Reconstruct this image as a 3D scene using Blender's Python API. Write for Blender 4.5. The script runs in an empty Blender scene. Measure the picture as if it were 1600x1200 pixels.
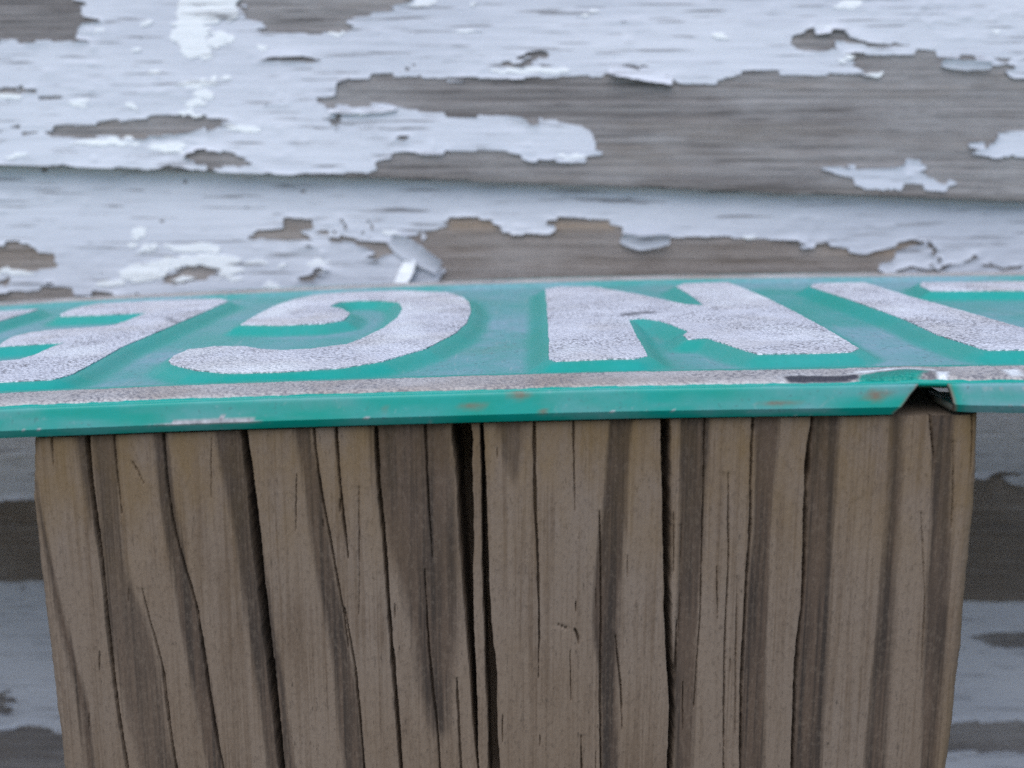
import bpy, math, random
import numpy as np
from mathutils import Vector

# ------------------------------------------------------------------ camera, world, sun
SC = bpy.context.scene
S = 1.047e-3                      # layout is drawn in millimetre-like units round the lens; S makes the post 89 mm wide
ZC = 1.2                          # lens height above the (unseen) ground
PITCH = math.radians(11.3)
FPX = 1732.0                      # focal length in pixels of the 1600 px wide photograph

cam_d = bpy.data.cameras.new('camera')
cam = bpy.data.objects.new('camera', cam_d)
SC.collection.objects.link(cam)
SC.camera = cam
cam.location = (0, 0, ZC)
cam.rotation_euler = (math.pi / 2 - PITCH, 0, 0)
cam_d.sensor_width = 36.0
cam_d.lens = 36.0 * FPX / 1600.0
cam_d.clip_start = 0.005
cam_d.clip_end = 100.0
cam_d.dof.use_dof = True
cam_d.dof.focus_distance = 117 * S
cam_d.dof.aperture_fstop = 29.0

W = bpy.data.worlds.new('World')
SC.world = W
W.use_nodes = True
wn = W.node_tree
for n in list(wn.nodes):
    wn.nodes.remove(n)
sky = wn.nodes.new('ShaderNodeTexSky')
sky.sky_type = 'NISHITA'
sky.sun_disc = False
SUN_EL, SUN_ROT = math.radians(54), math.radians(195)
sky.sun_elevation = SUN_EL
sky.sun_rotation = SUN_ROT
sky.air_density = 1.0
sky.dust_density = 0.6
sky.ozone_density = 1.0
bg = wn.nodes.new('ShaderNodeBackground')
bg.inputs[1].default_value = 0.095
wo = wn.nodes.new('ShaderNodeOutputWorld')
wn.links.new(sky.outputs[0], bg.inputs[0])
wn.links.new(bg.outputs[0], wo.inputs[0])

sun_d = bpy.data.lights.new('sun', 'SUN')
sun_d.energy = 1.5
sun_d.angle = math.radians(60)
sun_d.color = (1.0, 0.99, 0.98)
sun = bpy.data.objects.new('sun', sun_d)
SC.collection.objects.link(sun)
sd = Vector((math.sin(SUN_ROT) * math.cos(SUN_EL), math.cos(SUN_ROT) * math.cos(SUN_EL), math.sin(SUN_EL)))
sun.rotation_euler = sd.to_track_quat('Z', 'Y').to_euler()

SC.view_settings.view_transform = 'Standard'
SC.view_settings.look = 'None'
SC.view_settings.exposure = 0.88
SC.view_settings.gamma = 1.0
SC.view_settings.use_curve_mapping = False
SC.cycles.use_denoising = False

# ------------------------------------------------------------------ helpers
COL = SC.collection
RNG = np.random.default_rng(7)
random.seed(7)


def to_world(P):
    P = np.asarray(P, float) * S
    P = P.copy()
    P[..., 2] += ZC
    return P


def ray(px, py):
    px = np.asarray(px, float)
    py = np.asarray(py, float)
    x = (px - 800.0) / FPX
    y = -(py - 600.0) / FPX
    c, s = math.cos(PITCH), math.sin(PITCH)
    return np.stack([x, c + y * s, -s + y * c], -1)


def mesh_obj(name, V, F, mat, parent=None, smooth=True, attrs=None, world=True):
    me = bpy.data.meshes.new(name)
    V = np.asarray(V, float)
    if world:
        V = to_world(V)
    me.from_pydata(V, [], F if isinstance(F, list) else F.tolist())
    for k, a in (attrs or {}).items():
        at = me.attributes.new(k, 'FLOAT', 'POINT')
        at.data.foreach_set('value', np.ascontiguousarray(a, dtype=np.float32))
    if smooth:
        me.polygons.foreach_set('use_smooth', np.ones(len(me.polygons), dtype=bool))
    me.materials.append(mat)
    me.update()
    o = bpy.data.objects.new(name, me)
    COL.objects.link(o)
    if parent is not None:
        o.parent = parent
        o.matrix_parent_inverse = parent.matrix_basis.inverted()
    return o


def empty(name, p, label=None, cat=None):
    o = bpy.data.objects.new(name, None)
    COL.objects.link(o)
    o.empty_display_size = 0.02
    o.location = tuple(to_world(np.array(p, float)))
    if label:
        o['label'] = label
        o['category'] = cat
    return o


def grid_faces(nr, nc, off=0):
    i = np.arange(nr - 1)[:, None] * nc + np.arange(nc - 1)[None, :]
    i = i.ravel() + off
    return np.stack([i, i + 1, i + nc + 1, i + nc], -1)


_perm = np.random.default_rng(3).random((256, 256))


def vnoise(x, y, seed=0):
    x = np.asarray(x, float) + seed * 17.31
    y = np.asarray(y, float) + seed * 5.77
    xi = np.floor(x).astype(int)
    yi = np.floor(y).astype(int)
    fx = x - xi
    fy = y - yi
    fx = fx * fx * (3 - 2 * fx)
    fy = fy * fy * (3 - 2 * fy)
    g = lambda a, b: _perm[a & 255, b & 255]
    return (g(xi, yi) * (1 - fx) + g(xi + 1, yi) * fx) * (1 - fy) + (g(xi, yi + 1) * (1 - fx) + g(xi + 1, yi + 1) * fx) * fy


def fbm(x, y, seed=0, o=4):
    r = 0
    a = 0.5
    for k in range(o):
        r = r + a * (vnoise(x * 2 ** k, y * 2 ** k, seed + k * 3) - 0.5)
        a *= 0.55
    return r


def sdf_poly(x, y, poly):
    """signed distance, positive inside"""
    shp = x.shape
    x = x.ravel()
    y = y.ravel()
    P = np.asarray(poly, float)
    Q = np.roll(P, -1, 0)
    d2 = np.full(x.shape, 1e18)
    ins = np.zeros(x.shape, bool)
    for (ax, ay), (bx, by) in zip(P, Q):
        ex, ey = bx - ax, by - ay
        L = ex * ex + ey * ey + 1e-12
        t = np.clip(((x - ax) * ex + (y - ay) * ey) / L, 0, 1)
        dx = x - ax - t * ex
        dy = y - ay - t * ey
        d2 = np.minimum(d2, dx * dx + dy * dy)
        c = (ay > y) != (by > y)
        xx = ax + (y - ay) / (by - ay if abs(by - ay) > 1e-12 else 1e-12) * ex
        ins ^= c & (x < xx)
    d = np.sqrt(d2)
    return np.where(ins, d, -d).reshape(shp)


def sdf_line(x, y, pts):
    shp = x.shape
    x = x.ravel()
    y = y.ravel()
    d2 = np.full(x.shape, 1e18)
    for (ax, ay), (bx, by) in zip(pts[:-1], pts[1:]):
        ex, ey = bx - ax, by - ay
        L = ex * ex + ey * ey + 1e-12
        t = np.clip(((x - ax) * ex + (y - ay) * ey) / L, 0, 1)
        d2 = np.minimum(d2, (x - ax - t * ex) ** 2 + (y - ay - t * ey) ** 2)
    return np.sqrt(d2).reshape(shp)


def levelset(F, xs, ys):
    """polygons of the region F>0 on grid (rows=ys, cols=xs): points, faces, rim edges"""
    nr, nc = F.shape
    inside = F > 0
    X, Y = np.meshgrid(xs, ys)
    vid = -np.ones(nr * nc, int)
    idx = np.flatnonzero(inside.ravel())
    vid[idx] = np.arange(len(idx))
    pts = [np.stack([X.ravel()[idx], Y.ravel()[idx]], -1)]
    n = len(idx)
    full = inside[:-1, :-1] & inside[1:, :-1] & inside[:-1, 1:] & inside[1:, 1:]
    any_ = inside[:-1, :-1] | inside[1:, :-1] | inside[:-1, 1:] | inside[1:, 1:]
    fi = np.flatnonzero(full.ravel())
    r, c = fi // (nc - 1), fi % (nc - 1)
    a = r * nc + c
    faces = np.stack([vid[a], vid[a + 1], vid[a + nc + 1], vid[a + nc]], -1).tolist()
    extra = []
    emap = {}
    rim = []
    Ff = F.ravel()
    xf = X.ravel()
    yf = Y.ravel()
    bi = np.flatnonzero((any_ & ~full).ravel())
    for q in bi:
        r, c = divmod(int(q), nc - 1)
        a = r * nc + c
        cs = (a, a + 1, a + nc + 1, a + nc)
        poly = []
        cuts = []
        for k in range(4):
            i, j = cs[k], cs[(k + 1) % 4]
            fi_, fj_ = Ff[i], Ff[j]
            if fi_ > 0:
                poly.append(int(vid[i]))
            if (fi_ > 0) != (fj_ > 0):
                key = (i, j) if i < j else (j, i)
                v = emap.get(key)
                if v is None:
                    t = min(max(fi_ / (fi_ - fj_), 0.02), 0.98)
                    v = n + len(extra)
                    extra.append((xf[i] + t * (xf[j] - xf[i]), yf[i] + t * (yf[j] - yf[i])))
                    emap[key] = v
                poly.append(v)
                cuts.append((v, fi_ > 0))
        if len(poly) >= 3:
            faces.append(poly)
            m = len(cuts)
            for k in range(m):
                if cuts[k][1]:
                    rim.append((cuts[k][0], cuts[(k + 1) % m][0]))
    if extra:
        pts.append(np.array(extra))
    return np.concatenate(pts), faces, rim


def interp_grid(F, xs, ys, p):
    fx = np.clip((p[:, 0] - xs[0]) / (xs[1] - xs[0]), 0, len(xs) - 1.001)
    fy = np.clip((p[:, 1] - ys[0]) / (ys[1] - ys[0]), 0, len(ys) - 1.001)
    i = fx.astype(int)
    j = fy.astype(int)
    a = fx - i
    b = fy - j
    return (F[j, i] * (1 - a) + F[j, i + 1] * a) * (1 - b) + (F[j + 1, i] * (1 - a) + F[j + 1, i + 1] * a) * b


# ------------------------------------------------------------------ materials
def mat_new(name):
    m = bpy.data.materials.new(name)
    m.use_nodes = True
    nt = m.node_tree
    b = nt.nodes['Principled BSDF']
    return m, nt, b


class N:
    """small wrapper to chain shader nodes"""
    def __init__(s, nt):
        s.nt = nt

    def node(s, t, **kw):
        n = s.nt.nodes.new(t)
        for k, v in kw.items():
            setattr(n, k, v)
        return n

    def link(s, a, b):
        s.nt.links.new(a, b)

    def coord(s, scale):
        tc = s.node('ShaderNodeNewGeometry')
        mp = s.node('ShaderNodeVectorMath', operation='MULTIPLY')
        s.link(tc.outputs['Position'], mp.inputs[0])
        mp.inputs[1].default_value = scale
        return mp.outputs[0]

    def noise(s, scale, detail=4, rough=0.55, dist=0.0):
        n = s.node('ShaderNodeTexNoise')
        s.link(s.coord(scale), n.inputs['Vector'])
        n.inputs['Scale'].default_value = 1.0
        n.inputs['Detail'].default_value = detail
        n.inputs['Roughness'].default_value = rough
        n.inputs['Distortion'].default_value = dist
        return n.outputs[0]

    def voro(s, scale, feature='F1'):
        n = s.node('ShaderNodeTexVoronoi', feature=feature)
        s.link(s.coord(scale), n.inputs['Vector'])
        n.inputs['Scale'].default_value = 1.0
        return n.outputs[0]

    def ramp(s, f, stops):
        r = s.node('ShaderNodeValToRGB')
        e = r.color_ramp.elements
        while len(e) < len(stops):
            e.new(0.5)
        for k, (p, c) in enumerate(stops):
            e[k].position = p
            e[k].color = (c, c, c, 1) if isinstance(c, (int, float)) else (*c, 1)
        s.link(f, r.inputs[0])
        return r.outputs[0]

    def mix(s, f, a, b, mode='MIX'):
        m = s.node('ShaderNodeMix', data_type='RGBA', blend_type=mode)
        for sock, v in ((m.inputs[0], f), (m.inputs[6], a), (m.inputs[7], b)):
            if isinstance(v, (int, float)):
                sock.default_value = v
            elif isinstance(v, tuple):
                sock.default_value = (*v, 1)
            else:
                s.link(v, sock)
        return m.outputs[2]

    def math(s, op, a, b=0.0):
        m = s.node('ShaderNodeMath', operation=op)
        for sock, v in ((m.inputs[0], a), (m.inputs[1], b)):
            if isinstance(v, (int, float)):
                sock.default_value = v
            else:
                s.link(v, sock)
        return m.outputs[0]

    def attr(s, name):
        return s.node('ShaderNodeAttribute', attribute_name=name).outputs['Fac']

    def bump(s, h, strength, dist, prev=None):
        b = s.node('ShaderNodeBump')
        b.inputs['Strength'].default_value = strength
        b.inputs['Distance'].default_value = dist
        s.link(h, b.inputs['Height'])
        if prev is not None:
            s.link(prev, b.inputs['Normal'])
        return b.outputs[0]


def make_paint(name, base, dark, stain):
    m, nt, b = mat_new(name)
    n = N(nt)
    grain = n.noise((45, 45, 1100), 5, 0.6)
    blot = n.noise((25, 25, 60), 4, 0.55)
    fine = n.noise((700, 700, 1800), 4, 0.65)
    crack = n.noise((70, 70, 1900), 3, 0.5)
    c = n.mix(n.ramp(blot, [(0.35, 0.0), (0.7, 1.0)]), base, dark)
    c = n.mix(n.ramp(grain, [(0.58, 0.0), (0.75, 0.3)]), c, stain)
    c = n.mix(n.ramp(fine, [(0.62, 0.0), (0.8, 0.3)]), c, stain)
    c = n.mix(n.ramp(crack, [(0.615, 0.0), (0.655, 0.8)]), c, (0.13, 0.125, 0.135))
    n.link(c, b.inputs['Base Color'])
    b.inputs['Roughness'].default_value = 0.62
    nb = n.bump(grain, 0.5, 0.0003)
    nb = n.bump(fine, 0.35, 0.0001, nb)
    n.link(nb, b.inputs['Normal'])
    return m


M_PAINT = make_paint('aged_blue_white_paint', (0.56, 0.57, 0.63), (0.46, 0.475, 0.54), (0.30, 0.30, 0.36))
M_WHITE = make_paint('white_undercoat', (0.76, 0.77, 0.79), (0.68, 0.69, 0.73), (0.58, 0.58, 0.62))


def make_board_wood():
    m, nt, b = mat_new('weathered_grey_wood')
    n = N(nt)
    g1 = n.noise((14, 14, 700), 6, 0.65, 0.3)
    g2 = n.noise((35, 35, 1700), 4, 0.7)
    bl = n.noise((30, 30, 70), 4, 0.6)
    c = n.mix(n.ramp(g1, [(0.32, 0.0), (0.68, 1.0)]), (0.150, 0.134, 0.132), (0.290, 0.268, 0.268))
    c = n.mix(n.ramp(g2, [(0.50, 0.0), (0.64, 0.8)]), c, (0.075, 0.066, 0.064))
    c = n.mix(n.ramp(bl, [(0.45, 0.0), (0.68, 0.75)]), c, (0.33, 0.315, 0.32))
    c = n.mix(n.ramp(n.noise((22, 22, 130), 4, 0.6), [(0.54, 0.0), (0.72, 0.5)]), c, (0.20, 0.160, 0.13))
    c = n.mix(n.ramp(n.noise((60, 60, 3000), 3, 0.6), [(0.60, 0.0), (0.68, 0.8)]), c, (0.05, 0.045, 0.045))
    dark = n.attr('dark_wood')
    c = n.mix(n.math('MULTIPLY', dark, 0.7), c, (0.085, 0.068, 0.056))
    tan = n.attr('tan')
    c = n.mix(n.math('MULTIPLY', tan, 0.7), c, (0.33, 0.24, 0.17))
    n.link(c, b.inputs['Base Color'])
    b.inputs['Roughness'].default_value = 0.9
    nb = n.bump(g1, 0.9, 0.0008)
    nb = n.bump(g2, 0.6, 0.0004, nb)
    n.link(nb, b.inputs['Normal'])
    return m


M_WOOD = make_board_wood()


def make_post():
    m, nt, b = mat_new('weathered_brown_post_wood')
    n = N(nt)
    band = n.attr('band')
    fib = n.attr('fibre')
    mot = n.noise((90, 90, 45), 5, 0.65)
    grit = n.noise((2600, 2600, 1300), 4, 0.75)
    pore = n.noise((3600, 3600, 900), 4, 0.75)
    light = n.mix(n.ramp(mot, [(0.32, 0.0), (0.68, 1.0)]), (0.150, 0.106, 0.072), (0.186, 0.140, 0.106))
    light = n.mix(n.ramp(n.noise((40, 40, 30), 3, 0.6), [(0.45, 0.0), (0.7, 0.7)]), light, (0.180, 0.140, 0.112))
    light = n.mix(n.ramp(fib, [(0.45, 0.0), (0.95, 0.75)]), light, (0.105, 0.070, 0.045))
    dark = n.mix(n.ramp(fib, [(0.25, 0.0), (0.8, 1.0)]), (0.082, 0.054, 0.037), (0.028, 0.019, 0.014))
    c = n.mix(band, light, dark)
    c = n.mix(n.ramp(grit, [(0.35, 0.22), (0.50, 0.0)]), c, (0.215, 0.168, 0.127))
    c = n.mix(n.ramp(grit, [(0.54, 0.0), (0.70, 0.55)]), c, (0.060, 0.042, 0.030))
    c = n.mix(n.ramp(pore, [(0.60, 0.0), (0.70, 0.7)]), c, (0.030, 0.021, 0.015))
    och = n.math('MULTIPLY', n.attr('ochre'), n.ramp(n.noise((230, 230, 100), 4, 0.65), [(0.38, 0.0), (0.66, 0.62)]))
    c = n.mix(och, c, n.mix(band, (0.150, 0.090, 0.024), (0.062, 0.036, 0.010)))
    n.link(c, b.inputs['Base Color'])
    b.inputs['Roughness'].default_value = 0.85
    nb = n.bump(grit, 0.6, 0.00010)
    nb = n.bump(pore, 0.6, 0.00010, nb)
    n.link(nb, b.inputs['Normal'])
    return m


M_POST = make_post()


def make_green():
    m, nt, b = mat_new('dirty_green_sign_enamel')
    n = N(nt)
    d1 = n.noise((55, 55, 55), 5, 0.65)
    d2 = n.noise((900, 900, 900), 4, 0.7)
    d3 = n.noise((160, 60, 160), 5, 0.7)
    base = n.mix(n.ramp(d3, [(0.35, 0.0), (0.7, 1.0)]), (0.000, 0.275, 0.215), (0.002, 0.300, 0.262))
    film = n.math('MULTIPLY', n.attr('dirt'), n.ramp(d1, [(0.28, 0.2), (0.56, 1.0)]))
    film = n.math('MULTIPLY', film, n.ramp(d2, [(0.3, 0.65), (0.7, 1.0)]))
    c = n.mix(film, base, (0.23, 0.335, 0.41))
    brown = n.math('MULTIPLY', n.attr('dirt'), n.ramp(n.noise((85, 50, 85), 5, 0.7), [(0.56, 0.0), (0.72, 0.35)]))
    c = n.mix(brown, c, (0.24, 0.235, 0.20))
    speck = n.math('MULTIPLY', n.attr('dirt'), n.ramp(n.noise((1900, 1900, 1900), 3, 0.6), [(0.61, 0.0), (0.67, 0.8)]))
    c = n.mix(speck, c, (0.05, 0.06, 0.07))
    bare = n.attr('chip')
    scr = n.ramp(n.noise((1500, 130, 1500), 3, 0.6), [(0.64, 0.0), (0.69, 0.5)])
    c = n.mix(n.math('MULTIPLY', n.attr('dirt'), scr), c, (0.33, 0.40, 0.42))
    c = n.mix(bare, c, n.mix(n.ramp(d2, [(0.35, 0.0), (0.65, 1.0)]), (0.23, 0.23, 0.25), (0.50, 0.50, 0.53)))
    rust = n.math('MULTIPLY', n.attr('rust'), n.ramp(d2, [(0.3, 0.5), (0.6, 1.0)]))
    c = n.mix(rust, c, (0.20, 0.105, 0.065))
    n.link(c, b.inputs['Base Color'])
    b.inputs['Specular IOR Level'].default_value = 0.38
    r = n.node('ShaderNodeMapRange')
    n.link(film, r.inputs[0])
    r.inputs[3].default_value = 0.36
    r.inputs[4].default_value = 0.62
    n.link(r.outputs[0], b.inputs['Roughness'])
    nb = n.bump(d2, 0.25, 0.00008)
    n.link(nb, b.inputs['Normal'])
    return m


M_GREEN = make_green()


def make_bead(name, hi, lo, warm):
    m, nt, b = mat_new(name)
    n = N(nt)
    v = n.voro((2500, 2500, 2500))
    g = n.noise((1700, 1700, 1700), 4, 0.75)
    bl = n.noise((130, 130, 130), 4, 0.6)
    c = n.mix(n.ramp(bl, [(0.3, 0.0), (0.7, 1.0)]), hi, lo)
    c = n.mix(n.ramp(n.noise((70, 70, 70), 3, 0.6), [(0.5, 0.0), (0.72, 0.8)]), c, warm)
    gp = n.ramp(n.noise((100, 100, 100), 4, 0.65), [(0.40, 0.12), (0.60, 1.0)])
    grime = n.math('MULTIPLY', gp, n.ramp(v, [(0.52, 0.0), (0.70, 0.9)]))
    c = n.mix(grime, c, (0.16, 0.15, 0.17))
    c = n.mix(n.math('MULTIPLY', gp, n.ramp(g, [(0.57, 0.0), (0.68, 0.85)])), c, (0.10, 0.095, 0.115))
    c = n.mix(n.attr('chip'), c, (0.035, 0.032, 0.045))
    c = n.mix(n.attr('pale'), c, (0.80, 0.82, 0.84))
    c = n.mix(n.attr('green'), c, (0.001, 0.26, 0.20))
    n.link(c, b.inputs['Base Color'])
    b.inputs['Roughness'].default_value = 0.5
    h = n.math('MULTIPLY', v, -1.0)
    nb = n.bump(h, 1.0, 0.00030)
    nb = n.bump(g, 0.7, 0.00020, nb)
    n.link(nb, b.inputs['Normal'])
    return m


M_BEAD = make_bead('beaded_white_lettering', (0.74, 0.74, 0.80), (0.57, 0.57, 0.63), (0.57, 0.54, 0.54))
M_BORDER = make_bead('beaded_white_border', (0.56, 0.53, 0.53), (0.42, 0.38, 0.36), (0.33, 0.26, 0.215))


# ------------------------------------------------------------------ clapboard wall
PSI = math.radians(2.0)
TAU = math.radians(2.5)
WALL_D = 208.0
AWAY = np.array([math.sin(PSI), math.cos(PSI), 0.0])
P0 = np.array([0.0, WALL_D, 0.0])


def on_plane(px, py, p0, nrm):
    d = ray(px, py)
    t = (p0 @ nrm) / (d @ nrm)
    return d * t[..., None]


wall = empty('clapboard_siding', (0, WALL_D, -135), 'old horizontal clapboard house wall with peeling blue-white paint over grey wood', 'wall')


class Frame:
    def __init__(s, pa, pb):
        A = on_plane(*pa, P0, AWAY)
        B = on_plane(*pb, P0, AWAY)
        s.S = (B - A) / np.linalg.norm(B - A)
        up = np.array([0, 0, 1.0])
        T = up * math.cos(TAU) + AWAY * math.sin(TAU)
        s.T = T - s.S * (T @ s.S)
        s.T /= np.linalg.norm(s.T)
        s.N = np.cross(s.S, s.T)           # towards the camera (checked below)
        if s.N[1] > 0:
            s.N = -s.N
        s.o = A + s.S * ((0 - A[0]) / s.S[0])

    def uv(s, pts):
        pts = np.asarray(pts, float)
        q = on_plane(pts[:, 0], pts[:, 1], s.o, s.N) - s.o
        return np.stack([q @ s.S, q @ s.T], -1)

    def xyz(s, a, b, h):
        return s.o + np.multiply.outer(a, s.S) + np.multiply.outer(b, s.T) + np.multiply.outer(h, s.N)


FR = [Frame((0, 256), (1600, 314)), Frame((0, 908), (1600, 940)), Frame((0, 1470), (1600, 1500))]
SPAN = 175.0


def ell(cx, cy, rx, ry, k=12, rot=0.0):
    rr = np.random.default_rng(int(cx * 7 + cy * 13) % 9973)
    top = sorted(rr.uniform(-1, 1, 3))
    bot = sorted(rr.uniform(-1, 1, 3), reverse=True)
    pts = [(-1, rr.uniform(-.4, .4))] + [(t, -rr.uniform(.5, 1.1)) for t in top] + [(1, rr.uniform(-.5, .5))] + [(t, rr.uniform(.5, 1.1)) for t in bot]
    return [(cx + rx * 1.15 * a, cy + ry * 1.1 * b) for a, b in pts]


HOLES = [
    [  # upper board
        [(-160, -260), (128, -260), (122, 5), (137, 30), (135, 62), (60, 65), (0, 66), (-160, 70)],
        [(375, -140), (375, 15), (400, 40), (415, 52), (480, 52), (530, 55), (545, 45), (548, 20), (600, 18), (640, 3), (690, -140)],
        [(-60, 138), (35, 138), (36, 144), (85, 145), (88, 150), (20, 151), (-60, 149)],
        [(75, 198), (150, 197), (220, 185), (260, 184), (345, 184), (360, 190), (330, 200), (285, 212), (240, 218), (95, 217), (75, 206)],
        [(300, 252), (310, 236), (335, 234), (395, 248), (380, 262), (305, 262)],
        [(505, 155), (520, 140), (535, 122), (655, 117), (655, 122), (800, 121), (870, 119), (938, 117), (942, 107), (990, 110), (995, 117),
         (1045, 117), (1055, 125), (1125, 129), (1130, 120), (1215, 117), (1375, 118), (1340, 108), (1322, 98), (1330, 84), (1445, 86),
         (1530, 94), (1600, 96), (1950, 100), (1950, 380), (1500, 350), (1100, 330), (585, 300), (585, 246), (625, 240), (800, 243), (840, 251),
         (922, 253), (931, 217), (925, 197), (875, 190), (840, 192), (838, 185), (800, 181), (720, 178), (640, 176), (620, 168), (510, 165)],
        [(1237, 77), (1242, 68), (1252, 52), (1290, 46), (1325, 54), (1345, 62), (1425, 72), (1380, 73), (1310, 68), (1305, 78), (1265, 80)],
        [(388, 94), (400, 90), (500, 88), (470, 96)],
        [(510, 179), (545, 179), (541, 192), (512, 196)],
        [(612, 219), (622, 214), (638, 216), (630, 223)],
        [(745, 102), (770, 97), (860, 93), (840, 102)],
        [(790, 88), (838, 76), (850, 84), (845, 91)],
        [(625, 98), (632, 98), (634, 110), (626, 108)],
        [(-20, 205), (30, 198), (80, 199), (40, 204)],
    ],
    [  # middle board
        [(-100, 378), (40, 382), (45, 392), (90, 395), (90, 415), (75, 422), (0, 425), (-100, 425)],
        [(440, 338), (487, 342), (484, 365), (487, 379), (440, 381), (385, 374), (410, 364), (438, 362)],
        [(258, 430), (270, 418), (310, 415), (340, 422), (335, 432), (290, 438)],
        [(475, 428), (490, 423), (505, 428), (500, 437), (480, 436)],
        [(660, 372), (675, 352), (700, 345), (775, 345), (780, 361), (862, 362), (865, 342), (967, 345), (970, 370), (990, 383), (1040, 372),
         (1140, 374), (1250, 376), (1262, 385), (1300, 382), (1365, 391), (1382, 385), (1420, 377), (1442, 378), (1435, 386), (1400, 396),
         (1385, 418), (1392, 440), (1420, 520), (650, 520), (690, 437), (692, 415), (660, 395), (625, 378), (635, 374)],
        [(500, 371), (520, 365), (560, 372), (605, 376), (614, 388), (590, 403), (575, 398), (572, 385), (540, 376)],
        [(-60, 472), (0, 456), (40, 455), (70, 450), (140, 455), (205, 462), (200, 490), (-60, 500)],
        [(-10, 440), (15, 432), (20, 440), (5, 446)],
        [(-400, 786), (60, 782), (400, 760), (1200, 742), (1530, 748), (1560, 736), (1640, 742), (2000, 738), (2000, 1100), (-400, 1100)],
    ],
    [  # lower board
        [(-160, 1135), (0, 1140), (30, 1128), (90, 1138), (120, 1180), (130, 1260), (-160, 1260)],
        [(-10, 1085), (12, 1080), (25, 1098), (15, 1112), (-10, 1110)],
        [(1505, 998), (1540, 988), (1600, 985), (1760, 990), (1760, 1012), (1570, 1014)],
        [(1440, 1150), (1500, 1132), (1600, 1122), (1800, 1120), (1800, 1175), (1560, 1172), (1440, 1180)],
        [(300, 1300), (1300, 1290), (1300, 1420), (300, 1400)],
    ],
]
ISLES = [
    [
        [(1562, 198), (1700, 196), (1800, 198), (1800, 246), (1600, 247), (1540, 244), (1513, 234), (1530, 231), (1558, 229)],
        [(1292, 268), (1320, 262), (1380, 258), (1405, 252), (1440, 256), (1445, 268), (1460, 280), (1498, 292), (1480, 298), (1430, 292), (1350, 290), (1300, 276)],
        [(1582, 98), (1700, 96), (1700, 128), (1590, 126), (1580, 112)],
        [(1525, 97), (1560, 98), (1590, 103), (1550, 106)],
    ],
    [
        [(1555, 745), (1640, 738), (1700, 760), (1620, 764), (1570, 756)],
    ],
    [],
]
SLITS = [
    [],
    [[(1443, 378), (1468, 396), (1472, 428)], [(1412, 428), (1440, 421), (1475, 427), (1505, 412), (1530, 402)], [(1550, 415), (1580, 425), (1620, 418)],
     [(532, 342), (536, 366)], [(575, 344), (578, 366)]],
    [],
]


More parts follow.
